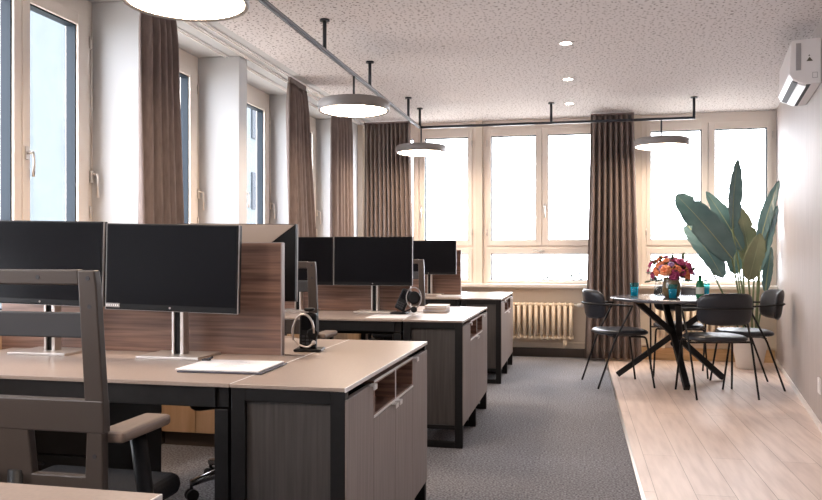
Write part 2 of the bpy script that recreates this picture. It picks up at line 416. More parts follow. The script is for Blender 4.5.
# ------------------------------------------------------------------ curtains
def curtain(label, a, c, a2, c2, z0, z1, n, amp, seed, group='taupe pleated curtains'):
    rnd = random.Random(seed); a = Vector(a); c = Vector(c); a2 = Vector(a2); c2 = Vector(c2)
    ph = [rnd.uniform(-0.5, 0.5) for _ in range(60)]
    NU, NV = n * 12, 26
    bm = bmesh.new(); rows = []
    for j in range(NV + 1):
        v = j / NV; z = z0 + (z1 - z0) * v
        A = a2.lerp(a, v ** 0.8); D = c2.lerp(c, v ** 0.8)
        nrm = Vector((-(D - A).y, (D - A).x)).normalized()
        row = []
        for i in range(NU + 1):
            u = i / NU; q = u * n
            k = int(q) % 60
            p = A.lerp(D, u + 0.006 * math.sin(3 * v + ph[k] * 4))
            tight = 1 - 0.45 * max(0, (v - 0.9) / 0.1)
            fold = math.sin(2 * PI * q + 0.5 * math.sin(2.2 * v + ph[k] * 3)) * (1 + 0.35 * ph[k])
            fold += 0.30 * math.sin(4 * PI * q + ph[k] * 5 + 2 * v) * (1 - v)
            off = amp * tight * fold
            row.append(bm.verts.new((p.x + nrm.x * off, p.y + nrm.y * off, z)))
        rows.append(row)
    for r0, r1 in zip(rows, rows[1:]):
        for i in range(NU):
            f = bm.faces.new((r0[i], r0[i + 1], r1[i + 1], r1[i])); f.smooth = True
    bb = B(); bb.bm.free(); bb.bm = bm
    mid = (a2 + c2) / 2
    r = thing('curtain', label, 'curtain', (mid.x, mid.y, z0), 0, group)
    cl = bb.build('cloth', M['curtain'], r, recalc=False)
    for v in cl.data.vertices: v.co -= Vector((mid.x, mid.y, z0))
    so = cl.modifiers.new('thickness', 'SOLIDIFY'); so.thickness = 0.003; so.offset = 0
    tape = B(); d = (c - a); nn = Vector((-d.y, d.x)).normalized() * 0.012
    P = [a - nn, c - nn, c + nn, a + nn]
    tape.prism([(p.x - mid.x, p.y - mid.y) for p in P], 'z', z1 - z0 - 0.004, H - z0 - 0.0125)
    tape.build('heading_tape', M['curtain'], r)
    return r
curtain('taupe pleated curtain nearest the camera, just left of the first bright wall pier', (-2.37, 3.88), (-2.37, 4.22), (-2.37, 3.88), (-2.36, 4.31), 0.86, 2.575, 5, 0.036, 1)
curtain('taupe curtain behind the dark chair back, second along the left windows', (-2.37, 6.12), (-2.37, 6.50), (-2.37, 6.20), (-2.36, 6.78), 0.86, 2.575, 6, 0.034, 2)
curtain('narrow taupe curtain under the middle ring lamp, third along the left windows', (-2.37, 7.30), (-2.37, 7.92), (-2.37, 7.28), (-2.37, 7.98), 0.86, 2.575, 6, 0.034, 3)
curtain('wide taupe curtain filling the far left corner of the window wall', (-2.36, 8.41), (-1.83, 8.41), (-2.37, 8.41), (-1.76, 8.41), 0.03, 2.60, 11, 0.032, 4)
curtain('floor-length taupe curtain between the tall back windows, behind the dining chair', (0.14, 8.40), (0.58, 8.40), (0.07, 8.40), (0.66, 8.40), 0.025, 2.60, 8, 0.042, 5)

# ------------------------------------------------------------------ lamp rail and pendants
RX, RY, RZ = -1.585, 7.76, 2.43
r = thing('lamp_rail', 'dark grey L-shaped lamp rail hung on rods below the ceiling', 'rail', (RX, RY, RZ))
rb = B()
rb.box(-0.012, 0.012, -9.5, 0.012, -0.012, 0.012, 0.002); rb.box(-0.012, 1.10 - RX, -0.012, 0.012, -0.012, 0.012, 0.002)
rb.build('rail_profile', M['rail'], r)
B().box(0.012, 0.0132, -9.5, -0.05, -0.005, 0.006).box(-0.004, 0.004, -9.5, -0.05, -0.0132, -0.012).build('groove', M['railtop'], r)
for px, py in ((0, -8.2), (0, -6.0), (0, -4.55), (0, -3.05), (0, -1.95), (0, -0.55), (0.0, 0.0), (1.33, 0), (1.10 - RX - 0.012, 0)):
    p = B(); p.tube([(px, py, 0.010), (px, py, H - RZ)], 0.013, 10); p.lathe([(0.032, H - RZ - 0.012), (0.032, H - RZ)], 16, px, py)
    p.build('hanger_rod', M['rail'], r)

def pendant(label, x, y):
    zb = 2.16; top = RZ - 0.0135
    t = thing('pendant_lamp', label, 'lamp', (x, y, zb), 0, 'round grey pendant lamps on the rail')
    B().lathe([(0.232, 0.012), (0.252, 0.0), (0.258, 0.008), (0.258, 0.062), (0.250, 0.075), (0.236, 0.079), (0.02, 0.081)], 64, cap=False).build('shade', M['lampgrey'], t)
    d = B(); d.lathe([(0.001, -0.006), (0.12, -0.006), (0.205, -0.002), (0.238, 0.008), (0.242, 0.020)], 48, cap=False); d.build('diffuser', M['diffuser'], t)
    s = B(); s.tube([(0, 0, 0.08), (0, 0, top - zb)], 0.008, 10); s.lathe([(0.03, 0.08), (0.03, 0.092)], 20); s.build('stem', M['rail'], t)
    return t
pendant('large round pendant lamp nearest the camera, cut off by the top of the photo', RX, 2.92)
pendant('round grey pendant lamp hanging halfway along the rail', RX, 5.37)
pendant('round grey pendant lamp at the inner corner of the rail', RX + 0.02, 7.73)
pendant('round grey pendant lamp over the dining end, in front of the right window', 0.79, RY)
pendant('added pendant lamp for fill light, unseen on the rail behind the photographer', RX, 0.6)  # out-of-view pendant, added as fill light

for y, lab in ((4.45, 'added recessed downlight for fill light, out of view above the aisle near the camera'), (5.59, 'recessed round downlight, largest one visible on the ceiling'), (6.74, 'recessed round downlight between the largest and the faintest ones'), (7.83, 'faint recessed round downlight nearest the back windows')):  # the nearest one lies out of view, added for extra fill
    t = thing('downlight', lab, 'light', (-0.08, y, H), 0, 'recessed ceiling downlights')
    B().lathe([(0.038, -0.004), (0.05, -0.005), (0.052, 0.0)], 28, cap=False).build('ring', M['white'], t)
    B().lathe([(0.001, -0.0035), (0.038, -0.0035)], 24, cap=False).build('lens', M['spot'], t)

# ------------------------------------------------------------------ air conditioner + socket on the oblique wall
RZW = -math.atan(XW)
t = thing('air_conditioner', 'white wall air conditioner high on the right wall near the ceiling', 'air conditioner', (xr(5.36) - 0.002, 5.36, 2.22), RZW)
a = B(); a.prism([(0, 0.0), (-0.085, 0.0), (-0.165, 0.035), (-0.185, 0.075), (-0.175, 0.275), (-0.15, 0.29), (0, 0.29)], 'y', 0, 0.80, 0.006)
a.build('housing', M['ac'], t)
n = Vector((-0.08, 0, 0.035)).normalized()
B().prism([(-0.083, -0.0075), (-0.128, 0.0120), (-0.125, 0.02), (-0.08, 0.0)], 'y', 0.05, 0.75).build('flap', M['ac'], t)
B().prism([(-0.131, 0.0155), (-0.1655, 0.0310), (-0.163, 0.039), (-0.128, 0.028)], 'y', 0.04, 0.76).build('air_outlet', M['slot'], t)
B().box(-0.083, -0.058, 0.02, 0.78, -0.003, 0.0).build('air_outlet', M['slot'], t)
vg = B(); vg.box(-0.145, -0.115, -0.003, 0.0, 0.09, 0.265, 0.001)
for i in range(14): vg.box(-0.143, -0.117, -0.0055, -0.003, 0.094 + i * 0.0122, 0.1 + i * 0.0122)
vg.build('side_grille', M['grille'], t)
em = B()
def rhomb(cx, cz, s):
    em.prism([(cx, cz - s), (cx + s * 0.55, cz), (cx, cz + s), (cx - s * 0.55, cz)], 'y', -0.002, 0.0)
em.prism([(-0.085, 0.145), (-0.047, 0.145), (-0.066, 0.172)], 'y', -0.002, 0.0); em.prism([(-0.074, 0.178), (-0.062, 0.178), (-0.068, 0.188)], 'y', -0.002, 0.0)
em.build('emblem', M['gold'], t)
sq = B(); sq.box(-0.05, -0.02, -0.002, 0.0, 0.035, 0.038); sq.box(-0.05, -0.02, -0.002, 0.0, 0.069, 0.072); sq.box(-0.05, -0.047, -0.002, 0.0, 0.035, 0.072); sq.box(-0.023, -0.02, -0.002, 0.0, 0.035, 0.072)
sq.build('cover_outline', M['grille'], t)
t = thing('power_socket', 'small white power socket low on the right wall', 'socket', (xr(5.42), 5.42, 0.225), RZW)
B().box(-0.010, 0, -0.05, 0.05, 0, 0.10, 0.003).build('cover_plate', M['white'], t)
B().box(-0.0125, -0.010, -0.025, 0.025, 0.025, 0.075, 0.001).build('insert', M['white'], t)

# ------------------------------------------------------------------ radiators
def radiator(label, loc, rz, ncol, pitch=0.062, z0=0.20, z1=0.60, valve=False):
    t = thing('radiator', label, 'radiator', (loc[0], loc[1], 0), rz, 'cream column radiators under the windows')
    for i in range(ncol):
        x = i * pitch; c = B()
        for yy in (-0.045, 0.045):
            c.tube([(x, yy, z0 + 0.03), (x, yy, z1 - 0.03)], 0.018, 10)
        for zz in (z0 + 0.025, z1 - 0.025):
            c.tube([(x, -0.06, zz), (x, -0.045, zz), (x, 0.045, zz), (x, 0.06, zz)], 0.027, 10, radii=[0.012, 0.026, 0.026, 0.012])
        c.build('column', M['radiator'], t)
    for zz in (z0 + 0.025, z1 - 0.025):
        B().tube([(-0.03, 0, zz), ((ncol - 1) * pitch + 0.03, 0, zz)], 0.022, 10).build('header_pipe', M['radiator'], t)
    v = B(); xe = (ncol - 1) * pitch
    v.tube(fillet([(xe, 0, z1 - 0.025), (xe + 0.13, 0, z1 - 0.025), (xe + 0.30, 0.0, z1 - 0.025)], 0.03), 0.010)
    v.tube([(xe + 0.07, 0, z1 - 0.025), (xe + 0.13, 0, z1 - 0.025)], 0.022, 12)
    v.build('valve', M['white'], t)
    f = B()
    for xx in (pitch, (ncol - 2) * pitch):
        f.box(xx - 0.02, xx + 0.02, -0.04, 0.075, 0.14, z0 + 0.01, 0.003)
    f.build('bracket', M['radiator'], t)
    return t
radiator('cream column radiator under the middle back window, beside the far cabinet', (-1.0, YB - 0.085, 0), 0, 16)
radiator('cream column radiator under the right back window, behind the round table', (0.82, YB - 0.085, 0), 0, 15)
radiator('cream column radiator low on the left wall, seen under the nearest desk', (XL + 0.078, 2.12, 0), PI / 2, 16)

# ------------------------------------------------------------------ desks + cabinets
CX0, CX1 = -1.0, -0.645
def cabinet(label, y, length=1.21):
    t = thing('storage_cabinet', label, 'cabinet', (CX0, y, 0), 0, 'low storage cabinets along the aisle')
    w = CX1 - CX0; L = length
    q = 0.045; d = 0.035
    for yy in (0.0, L / 2 - d / 2, L - d):
        mid_ = abs(yy - (L / 2 - d / 2)) < 1e-6; zt = 0.117 if mid_ else 0.728
        fr = B(); fr.box(0, q, yy, yy + d, 0, zt, 0.002); fr.box(w - q - 0.004, w - 0.004, yy, yy + d, 0, zt, 0.002)
        fr.box(q, w - q - 0.004, yy, yy + d, 0.0, 0.035, 0.002); mid_ or fr.box(q, w - q - 0.004, yy, yy + d, 0.69, 0.728, 0.002)
        mid_ or fr.box(q, w - q - 0.004, yy, yy + d, 0.108, 0.132, 0.002)
        fr.build('frame_loop', M['black'], t)
    for ya in (0.012, L - 0.03): B().box(q, w - q - 0.004, ya, ya + 0.018, 0.132, 0.69).build('end_panel', M['infill'], t)
    c = B(); c.box(0.01, w - 0.02, 0.036, L - 0.036, 0.118, 0.132); c.box(0.0, 0.014, 0.036, L - 0.036, 0.132, 0.70)
    c.box(0.014, w - 0.022, 0.30, 0.314, 0.132, 0.70); c.box(0.014, w - 0.022, 0.895, 0.909, 0.132, 0.70); c.box(0.014, w - 0.022, 0.036, L - 0.036, 0.714, 0.727)
    c.build('carcass', M['infill'], t)
    tp = B(); tp.box(-0.002, w - 0.004, -0.004, L + 0.004, 0.729, 0.74, 0.001); top = tp.build('worktop', M['desktop'], t)
    B().box(w - 0.004, w, -0.004, L + 0.004, 0.727, 0.7402, 0.001).build('edge_band', M['edge'], top)
    B().box(-0.004, 0.001, 0.0, L, 0.738, 0.7406).build('joint_strip', M['edge'], top)
    # four fronts, each 0.3 wide
    q4 = L / 4
    def door(y0, y1, z1, hy):
        o = B().box(w - 0.018, w, y0 + 0.0015, y1 - 0.0015, 0.132, z1, 0.0015).build('door', M['front'], t)
        h = B(); h.box(w - 0.003, w + 0.016, hy - 0.018, hy + 0.018, z1 - 0.002, z1 + 0.003, 0.001); h.box(w + 0.012, w + 0.016, hy - 0.018, hy + 0.018, z1 - 0.014, z1 + 0.003, 0.001)
        h.build('handle', M['edge'], o)
    door(0.0, q4, 0.704, q4 - 0.03); door(3 * q4, L, 0.704, 3 * q4 + 0.03)
    door(q4, 2 * q4, 0.588, 2 * q4 - 0.03); door(2 * q4, 3 * q4, 0.588, 2 * q4 + 0.03)
    nb = B(); ya, yb2 = q4 + 0.002, 3 * q4 - 0.002
    nb.box(0.05, w, ya, ya + 0.012, 0.594, 0.712); nb.box(0.05, w, yb2 - 0.012, yb2, 0.594, 0.712); nb.box(0.05, w, (ya + yb2) / 2 - 0.006, (ya + yb2) / 2 + 0.006, 0.606, 0.70)
    nb.box(0.05, w, ya + 0.012, yb2 - 0.012, 0.594, 0.606); nb.box(0.05, w, ya + 0.012, yb2 - 0.012, 0.70, 0.712); nb.box(0.04, 0.05, ya, yb2, 0.594, 0.712)
    n_ = nb.build('open_niche', M['walnut'], t)
    e = B(); e.box(w, w + 0.002, ya, yb2, 0.592, 0.600); e.box(w, w + 0.002, ya, yb2, 0.706, 0.714); e.box(w, w + 0.002, (ya + yb2) / 2 - 0.004, (ya + yb2) / 2 + 0.004, 0.600, 0.706)
    e.build('niche_edging', M['edge'], n_)
    return t

def desk(label, y, xl=-2.265, L=1.21, screen_y=0.655):
    t = thing('bench_desk', label, 'desk', (CX0, y, 0), 0, 'double bench desks in a row')
    x0 = xl - CX0; e = -0.006
    for (ya, yb2) in ((0.0, screen_y - 0.02), (screen_y + 0.02, L)):
        B().box(x0, e, ya, yb2, 0.728, 0.74, 0.001).build('tabletop', M['desktop'], t)
    f = B(); 
    for yy in (0.012, L - 0.05): f.box(x0 + 0.03, e - 0.05, yy, yy + 0.04, 0.665, 0.727, 0.002)
    f.box(x0 + 0.05, e - 0.05, screen_y - 0.03, screen_y + 0.03, 0.665, 0.727, 0.002)
    f.box(x0 + 0.03, x0 + 0.08, 0.02, L - 0.02, 0.665, 0.727, 0.002); f.box(e - 0.055, e - 0.01, 0.02, L - 0.02, 0.665, 0.727, 0.002)
    f.box(x0 + 0.08, e - 0.06, screen_y - 0.16, screen_y + 0.16, 0.60, 0.615, 0.002)
    f.build('under_frame', M['black'], t)
    for xx in (x0 + 0.03, e - 0.055):
        for yy in (0.015, L - 0.065):
            B().box(xx, xx + 0.045, yy, yy + 0.05, 0, 0.66, 0.002).build('leg', M['black'], t)
    s = B().box(x0 - 0.06, -0.10, screen_y - 0.014, screen_y + 0.014, 0.70, 1.165, 0.001).build('privacy_screen', M['walnut'], t)
    B().box(-0.1, -0.096, screen_y - 0.015, screen_y + 0.015, 0.70, 1.166).box(x0 - 0.06, -0.1, screen_y - 0.015, screen_y + 0.015, 1.165, 1.168).build('edge_band', M['walnut_edge'], s)
    return t
PY = [2.11, 4.41, 6.70]
cl = ['grey wood cabinet with open walnut niche beside the nearest desk', 'grey wood cabinet with open niche, middle of the three full ones', 'grey wood cabinet farthest from the camera, next to the radiator']
dl = ['walnut-screened bench desk nearest the camera, paper lying on it', 'walnut-screened bench desk in the middle with two black monitors', 'walnut-screened bench desk farthest away, by the back window']
cab0 = cabinet(cl[0], PY[0]); desk0 = desk(dl[0], PY[0])
for i in (1, 2):
    dup(cab0, (CX0, PY[i], 0), 0, cl[i]); dup(desk0, (CX0, PY[i], 0), 0, dl[i])
dup(cab0, (CX0, -0.10, 0), 0, 'grey-topped cabinet whose corner fills the bottom left of the photo')

t = thing('drawer_pedestal', 'black drawer pedestal in the shadow under the nearest desk, behind the armrest', 'drawers', (-1.99, 2.72, 0))
B().box(-0.26, 0.26, -0.20, 0.26, 0.03, 0.56, 0.004).build('body', M['black'], t)
for k in range(3):
    d_ = B().box(-0.256, 0.256, -0.218, -0.20, 0.04 + k * 0.173, 0.206 + k * 0.173, 0.003).build('drawer', M['black'], t)
    B().box(-0.06, 0.06, -0.226, -0.218, 0.17 + k * 0.173, 0.18 + k * 0.173, 0.001).build('handle', M['slot'], d_)
for xx in (-0.22, 0.22):
    for yy in (-0.16, 0.22): B().tube([(xx, yy, 0), (xx, yy, 0.03)], 0.02, 12).build('foot', M['slot'], t)
t = thing('low_cupboard', 'low tan wooden cupboard by the left wall, glimpsed beneath the nearest desk', 'cupboard', (-2.15, 4.13, 0))
B().box(-0.24, 0.20, 0.02, 0.24, 0, 0.08).build('plinth', M['darkbase'], t)
B().box(-0.24, 0.20, 0.0, 0.24, 0.08, 0.60, 0.003).build('body', M['leftpanel'], t)
for x_ in (-0.238, -0.018):
    d_ = B().box(x_ + 0.002, x_ + 0.214, -0.018, 0.0, 0.085, 0.595, 0.002).build('door', M['leftpanel'], t)
    B().box(x_ + 0.10, x_ + 0.115, -0.026, -0.018, 0.50, 0.56, 0.002).build('handle', M['black'], d_)
# ------------------------------------------------------------------ monitors
def monitor(label, loc, rz=0.0, lift=0.0, roll=0.0, back=False):
    t = thing('monitor', label, 'monitor', loc, rz, 'black desktop monitors')
    B().box(-0.125, 0.125, -0.09, 0.09, 0.0, 0.010, 0.002).build('stand_base', M['silver'], t)
    c = B(); c.box(-0.024, -0.014, -0.012, 0.03, 0.010, 0.36, 0.002); c.box(0.010, 0.024, -0.012, 0.03, 0.010, 0.36, 0.002); co_ = c.build('stand_column', M['silver'], t)
    B().box(-0.014, 0.010, -0.004, 0.03, 0.010, 0.36).build('cable_slot', M['bezel'], co_)
    R = Matrix.Translation((0, 0, 0.333 + lift)) @ Matrix.Rotation(roll, 4, 'Y')
    m = B(); m.box(-0.05, 0.05, -0.03, -0.012, -0.05, 0.05, 0.003); m.xform(R); m.build('mount', M['bezel'], t)
    h = B(); h.box(-0.265, 0.265, -0.062, -0.030, -0.16, 0.16, 0.004)
    h.xform(R); ho = h.build('housing', M['bezel'], t)
    s = B(); s.box(-0.2575, 0.2575, -0.0632, -0.0615, -0.138, 0.1535); s.xform(R); s.build('screen', M['screen'], t)
    rm = B(); rm.box(-0.2665, -0.265, -0.061, -0.052, -0.16, 0.16); rm.box(0.265, 0.2665, -0.061, -0.052, -0.16, 0.16); rm.box(-0.2665, 0.2665, -0.061, -0.052, -0.1612, -0.16); rm.xform(R); rm.build('rim', M['grille'], t)
    lg = B(); lg.tube([(0, -0.0625, -0.148), (0, -0.0632, -0.148)], 0.004, 12); lg.xform(R); lg.build('maker_badge', M['grille'], t)
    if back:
        bk = B(); bk.prism([(-0.262, 0.157), (0.26, 0.157), (0.26, -0.02), (-0.02, -0.02)], 'y', -0.030, -0.026); bk.xform(R); bk.build('back_reflection', M['backtan'], t)  # diagonal tan shape colours in a reflection on the black housing
    return t
m2 = monitor('large black monitor in the centre of the nearest desk, stand fully visible', (-1.458, 2.635, 0.74), 0.0, 0.0, 0.022)
st = B(); st.box(-0.262, -0.205, -0.0640, -0.0625, -0.152, -0.137)
st.xform(Matrix.Translation((0, 0, 0.333)) @ Matrix.Rotation(0.022, 4, 'Y')); stk = st.build('sticker', M['grille'], m2)
gl = B()
for i in range(6): gl.box(-0.259 + i * 0.009, -0.254 + i * 0.009, -0.0646, -0.064, -0.148, -0.141)
gl.xform(Matrix.Translation((0, 0, 0.333)) @ Matrix.Rotation(0.022, 4, 'Y')); gl.build('sticker_print', M['paper'], stk)
monitor('black monitor at the left edge of the photo, behind the brown chair back', (-2.003, 2.635, 0.74), 0.0, 0.018, 0.022)
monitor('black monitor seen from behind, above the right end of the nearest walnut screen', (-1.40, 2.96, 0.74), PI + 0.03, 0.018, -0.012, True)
monitor('right black monitor of the pair on the middle desk', (-1.312, 4.94, 0.74), 0.0, 0.008, 0.003)
monitor('left black monitor of the pair on the middle desk, partly hidden', (-1.848, 4.94, 0.74), 0.0, 0.008, 0.003)
monitor('black monitor on the farthest desk, against the back window', (-1.382, 7.235, 0.74), 0.0, 0.024, 0.003)

# ------------------------------------------------------------------ things on the desks
t = thing('paper_document', 'white printed papers clipped together on the nearest desk', 'papers', (-1.13, 2.405, 0.741), 0.03)
B().box(-0.14, 0.147, -0.128, 0.118, 0, 0.005, 0.001).build('folder', M['folder'], t)
B().box(-0.152, 0.135, -0.115, 0.118, 0.005, 0.009, 0.0005).build('sheet', M['paper'], t)
ik = B()
for i in range(9):
    wv = 0.05 + 0.05 * ((i * 7) % 5) / 5; ik.box(-0.05, -0.05 + wv, 0.08 - i * 0.017, 0.083 - i * 0.017, 0.009, 0.0093)
ik.build('print_lines', M['ink'], t)
cp = B(); cp.box(-0.152, -0.125, 0.075, 0.095, 0.0092, 0.016, 0.002); cp.tube([(-0.128, 0.085, 0.015), (-0.115, 0.085, 0.022)], 0.004); cp.build('binder_clip', M['slot'], t)
def sheet(label, loc, rz, w, d):
    o = B().box(-w / 2, w / 2, -d / 2, d / 2, 0, 0.003, 0.0005).build('paper_sheet', M['paper']); o.location = loc; o.rotation_euler = (0, 0, rz); tag(o, label, 'paper', 'white papers on the far desks'); return o
sheet('white paper in front of the monitor pair on the middle desk', (-1.13, 4.60, 0.741), 0.04, 0.24, 0.26)
sheet('white paper on the farthest desk under the monitor screen edge', (-1.14, 7.03, 0.741), 0.0, 0.26, 0.20)
for k, (lab, z, dx) in enumerate((('lower beige notebook of the pair on the middle cabinet', 0.7415, 0.0), ('upper beige notebook of the pair on the middle cabinet', 0.763, 0.006))):
    t = thing('notebook', lab, 'notebook', (-0.93 + dx, 5.12, z), 0.05 * k, 'beige notebooks on the middle cabinet')
    B().box(-0.075, 0.075, -0.105, 0.105, 0, 0.003, 0.001).box(-0.075, 0.075, -0.105, 0.105, 0.017, 0.020, 0.001).build('cover', M['notebook'], t)
    B().box(-0.073, 0.073, -0.102, 0.102, 0.003, 0.017).build('pages', M['paper'], t)

def headset(label_s, label_h, loc, rz, tilt, lean=0.0):
    s = thing('desk_phone', label_s, 'phone', loc, rz, 'black upright desk devices')
    q = B(); q.box(-0.05, 0.06, -0.045, 0.05, 0, 0.010, 0.004); q.build('base', M['bezel'], s)
    Rm = Matrix.Translation((0, 0, 0.008 + 0.04 * abs(math.sin(lean)))) @ Matrix.Rotation(lean, 4, 'Y') @ Matrix.Rotation(tilt, 4, 'X')
    bd = B(); bd.box(-0.034, 0.034, -0.016, 0.020, 0, 0.142, 0.010, 3); bd.xform(Rm); bd.build('body', M['bezel'], s)
    sc = B(); sc.box(-0.025, 0.025, -0.0175, -0.015, 0.072, 0.128, 0.001); sc.xform(Rm); sc.build('display', M['screen'], s)
    kp = B()
    for i in range(3):
        for j in range(3): kp.box(-0.022 + i * 0.016, -0.010 + i * 0.016, -0.0185, -0.015, 0.016 + j * 0.014, 0.025 + j * 0.014, 0.001)
    kp.xform(Rm); kp.build('keypad', M['slot'], s)
    h = thing('headset', label_h, 'headset', loc, rz, 'black headsets on the desk devices')
    return s, h
s, h = headset('black upright desk phone with headset at the end of the nearest walnut screen', 'black headset with silver band hung around the nearest desk phone', (-1.045, 2.90, 0.7407), 0.15, -0.08)
hb = B()
arc = [(-0.045 + 0.085 * 0.5 * (1 - math.cos(a)), -0.03, 0.072 + 0.075 * math.sin(a)) for a in [PI * i / 14 for i in range(15)]]
arc = [(x - 0.01, y, z) for x, y, z in arc]
hb.tube([(-0.052, -0.03, 0.045)] + arc, 0.0045, 8, sx=1.6); hb.build('headband', M['silver'], h)
B().lathe([(0.015, 0), (0.021, 0.004), (0.021, 0.010), (0.015, 0.013)], 20).xform(Matrix.Translation((0.022, -0.020, 0.070)) @ Matrix.Rotation(PI / 2, 4, 'X')).build('ear_cushion', M['bezel'], h)
B().lathe([(0.016, 0), (0.022, 0.004), (0.022, 0.010), (0.016, 0.013)], 20).xform(Matrix.Translation((0.004, 0.004, 0.156))).build('ear_cushion', M['bezel'], h)
mb = B(); mb.tube(fillet([(-0.052, -0.03, 0.05), (-0.03, -0.045, 0.028), (0.01, -0.05, 0.018), (0.03, -0.05, 0.035)], 0.02), 0.004); mb.sphere((0.032, -0.05, 0.038), 0.009); mb.build('microphone_boom', M['silver'], h)

s2_, h2 = headset('black tilted desk phone at the right end of the middle desk screen', 'ring-shaped headset standing against the middle desk phone', (-1.13, 4.86, 0.7407), -0.05, -0.10, 0.42)
for ch in list(s2_.children):
    pass
hb = B(); ring = [(0.105 + 0.050 * math.sin(a), -0.02, 0.105 + 0.066 * math.cos(a)) for a in [2 * PI * i / 28 for i in range(28)]]
hb.tube(ring, 0.004, 8, closed=True, sx=1.6); hb.build('headband', M['grille'], h2)
B().lathe([(0.032, 0), (0.042, 0.005), (0.042, 0.016), (0.032, 0.02)], 24).xform(Matrix.Translation((0.105, -0.006, 0.105)) @ Matrix.Rotation(PI / 2, 4, 'X')).build('ear_cushion', M['bezel'], h2)
mb = B(); mb.tube(fillet([(0.105, -0.02, 0.045), (0.06, -0.025, 0.02), (0.03, -0.03, 0.012)], 0.02), 0.005); mb.sphere((0.105, -0.02, 0.03), 0.022, 2, (1, 0.5, 1)); mb.build('microphone_boom', M['bezel'], h2)

# ------------------------------------------------------------------ task chairs (local: faces +y, origin under the seat centre)
def task_chair(label, loc, rz):
    t = thing('task_chair', label, 'chair', loc, rz, 'bronze framed task chairs')
    W = 0.245; p = 0.05
    def yb(z): return -0.235 - 0.05 * (z - 0.6) ** 1.0 - 0.05 * max(0, z - 0.85)     # recline of the back
    def slab(bb, poly, d=0.024):     # polygon (x,z) following the recline
        tt = bmesh.new()
        A = [tt.verts.new((x, yb(z) - d / 2, z)) for x, z in poly]; Q = [tt.verts.new((x, yb(z) + d / 2, z)) for x, z in poly]
        tt.faces.new(A); tt.faces.new(Q[::-1])
        for i in range(len(poly)):
            j = (i + 1) % len(poly); tt.faces.new((A[i], Q[i], Q[j], A[j]))
        bmesh.ops.recalc_face_normals(tt, faces=tt.faces)
        bmesh.ops.bevel(tt, geom=list(tt.edges), offset=0.0035, segments=2, profile=0.5, affect='EDGES')
        bb.merge(tt)
    f = B()
    for s in (-1, 1):
        slab(f, [(s * W, 0.765), (s * (W - 0.003), 1.05), (s * (W - 0.006), 1.084), (s * (W - p), 1.084), (s * (W - p), 0.765)])
        slab(f, [(s * (W - 0.008), 0.56), (s * (W - 0.004), 0.715), (s * (W - p + 0.004), 0.715), (s * (W - p - 0.008), 0.56)])
    slab(f, [(-W + p - 0.002, 1.05), (W - p + 0.002, 1.05), (W - p + 0.002, 1.086), (-W + p - 0.002, 1.086)])
    slab(f, [(-W, 0.70), (W, 0.70), (W, 0.778), (-W, 0.778)], 0.028)
    slab(f, [(-0.05, 0.56), (0.05, 0.56), (0.04, 0.705), (-0.04, 0.705)])
    slab(f, [(-W + p, 0.56), (W - p, 0.56), (W - p, 0.595), (-W + p, 0.595)])
    fo = f.build('backrest_frame', M['chairframe'], t)
    for x, z in ((-0.222, 1.066), (0.222, 1.066), (0.09, 1.068), (-0.09, 1.068), (0.222, 1.00), (-0.222, 1.00), (0.222, 0.835), (-0.222, 0.835), (0.218, 0.645), (-0.218, 0.645)):
        sc = B(); sc.tube([(x, yb(z) - 0.0135, z), (x, yb(z) - 0.010, z)], 0.0055, 10); sc.build('screw', M['slot'], fo)
    l = B(); slab(l, [(-W + p - 0.004, 0.925), (W - p + 0.004, 0.925), (W - p + 0.004, 0.985), (-W + p - 0.004, 0.985)], 0.018); l.build('lumbar_bar', M['lumbar'], t)
    B().box(-0.215, 0.215, -0.22, 0.18, 0.43, 0.495, 0.03, 4).build('seat', M['fabric'], t)
    u = B(); u.box(-0.13, 0.13, -0.14, 0.12, 0.37, 0.43, 0.01); u.tube(fillet([(0, -0.10, 0.39), (0, -0.235, 0.40), (0, -0.225, 0.60)], 0.06), 0.03, 8); u.build('tilt_mechanism', M['bezel'], t)
    for s in (-1, 1):
        a = B(); x = s * 0.238
        a.tube(fillet([(s * 0.12, -0.09, 0.40), (s * 0.27, -0.09, 0.40), (x, -0.10, 0.67)], 0.04), 0.018, 8, sx=1.4)
        ao = a.build('armrest', M['bezel'], t)
        pd = B(); pd.box(x - 0.04, x + 0.04, -0.225, 0.0, 0.67, 0.70, 0.012, 3); pd.build('arm_pad', M['armpad'], ao)
    cbm = B(); cbm.tube([(0, 0, 0.09), (0, 0, 0.37)], 0.025, 14); cbm.tube([(0, 0, 0.2), (0, 0, 0.37)], 0.034, 14); cbm.build('gas_lift', M['bezel'], t)
    for k in range(5):
        a = 2 * PI * k / 5 + 0.06; ca, sa = math.cos(a), math.sin(a)
        lg = B(); lg.tube([(ca * 0.02, sa * 0.02, 0.115), (ca * 0.18, sa * 0.18, 0.105), (ca * 0.31, sa * 0.31, 0.08)], 0.02, 8, radii=[0.03, 0.024, 0.017], sx=0.8)
        lo = lg.build('base_leg', M['chrome'], t)
        cs = B(); cx, cy = ca * 0.305, sa * 0.305
        for off in (-0.013, 0.013):
            cs.tube([(cx - sa * (off - 0.009), cy + ca * (off - 0.009), 0.027), (cx - sa * (off + 0.009), cy + ca * (off + 0.009), 0.027)], 0.027, 16)
        cs.tube([(cx, cy, 0.03), (cx, cy, 0.075)], 0.008)
        cs.build('castor', M['rubber'], lo)
    return t
ch = task_chair('brown framed office chair in the left foreground, back towards the camera', (-1.33, 1.865, 0), 0.0)
dup(ch, (-1.52, 3.45, 0), PI + 0.80, 'office chair tucked under the far side of the nearest desk, castors showing')
dup(ch, (-1.585, 4.12, 0), 0.0, 'office chair whose narrow back shows just right of the nearest walnut screen')
dup(ch, (-1.455, 6.38, 0), 0.0, 'office chair whose narrow back shows right of the middle monitor pair')

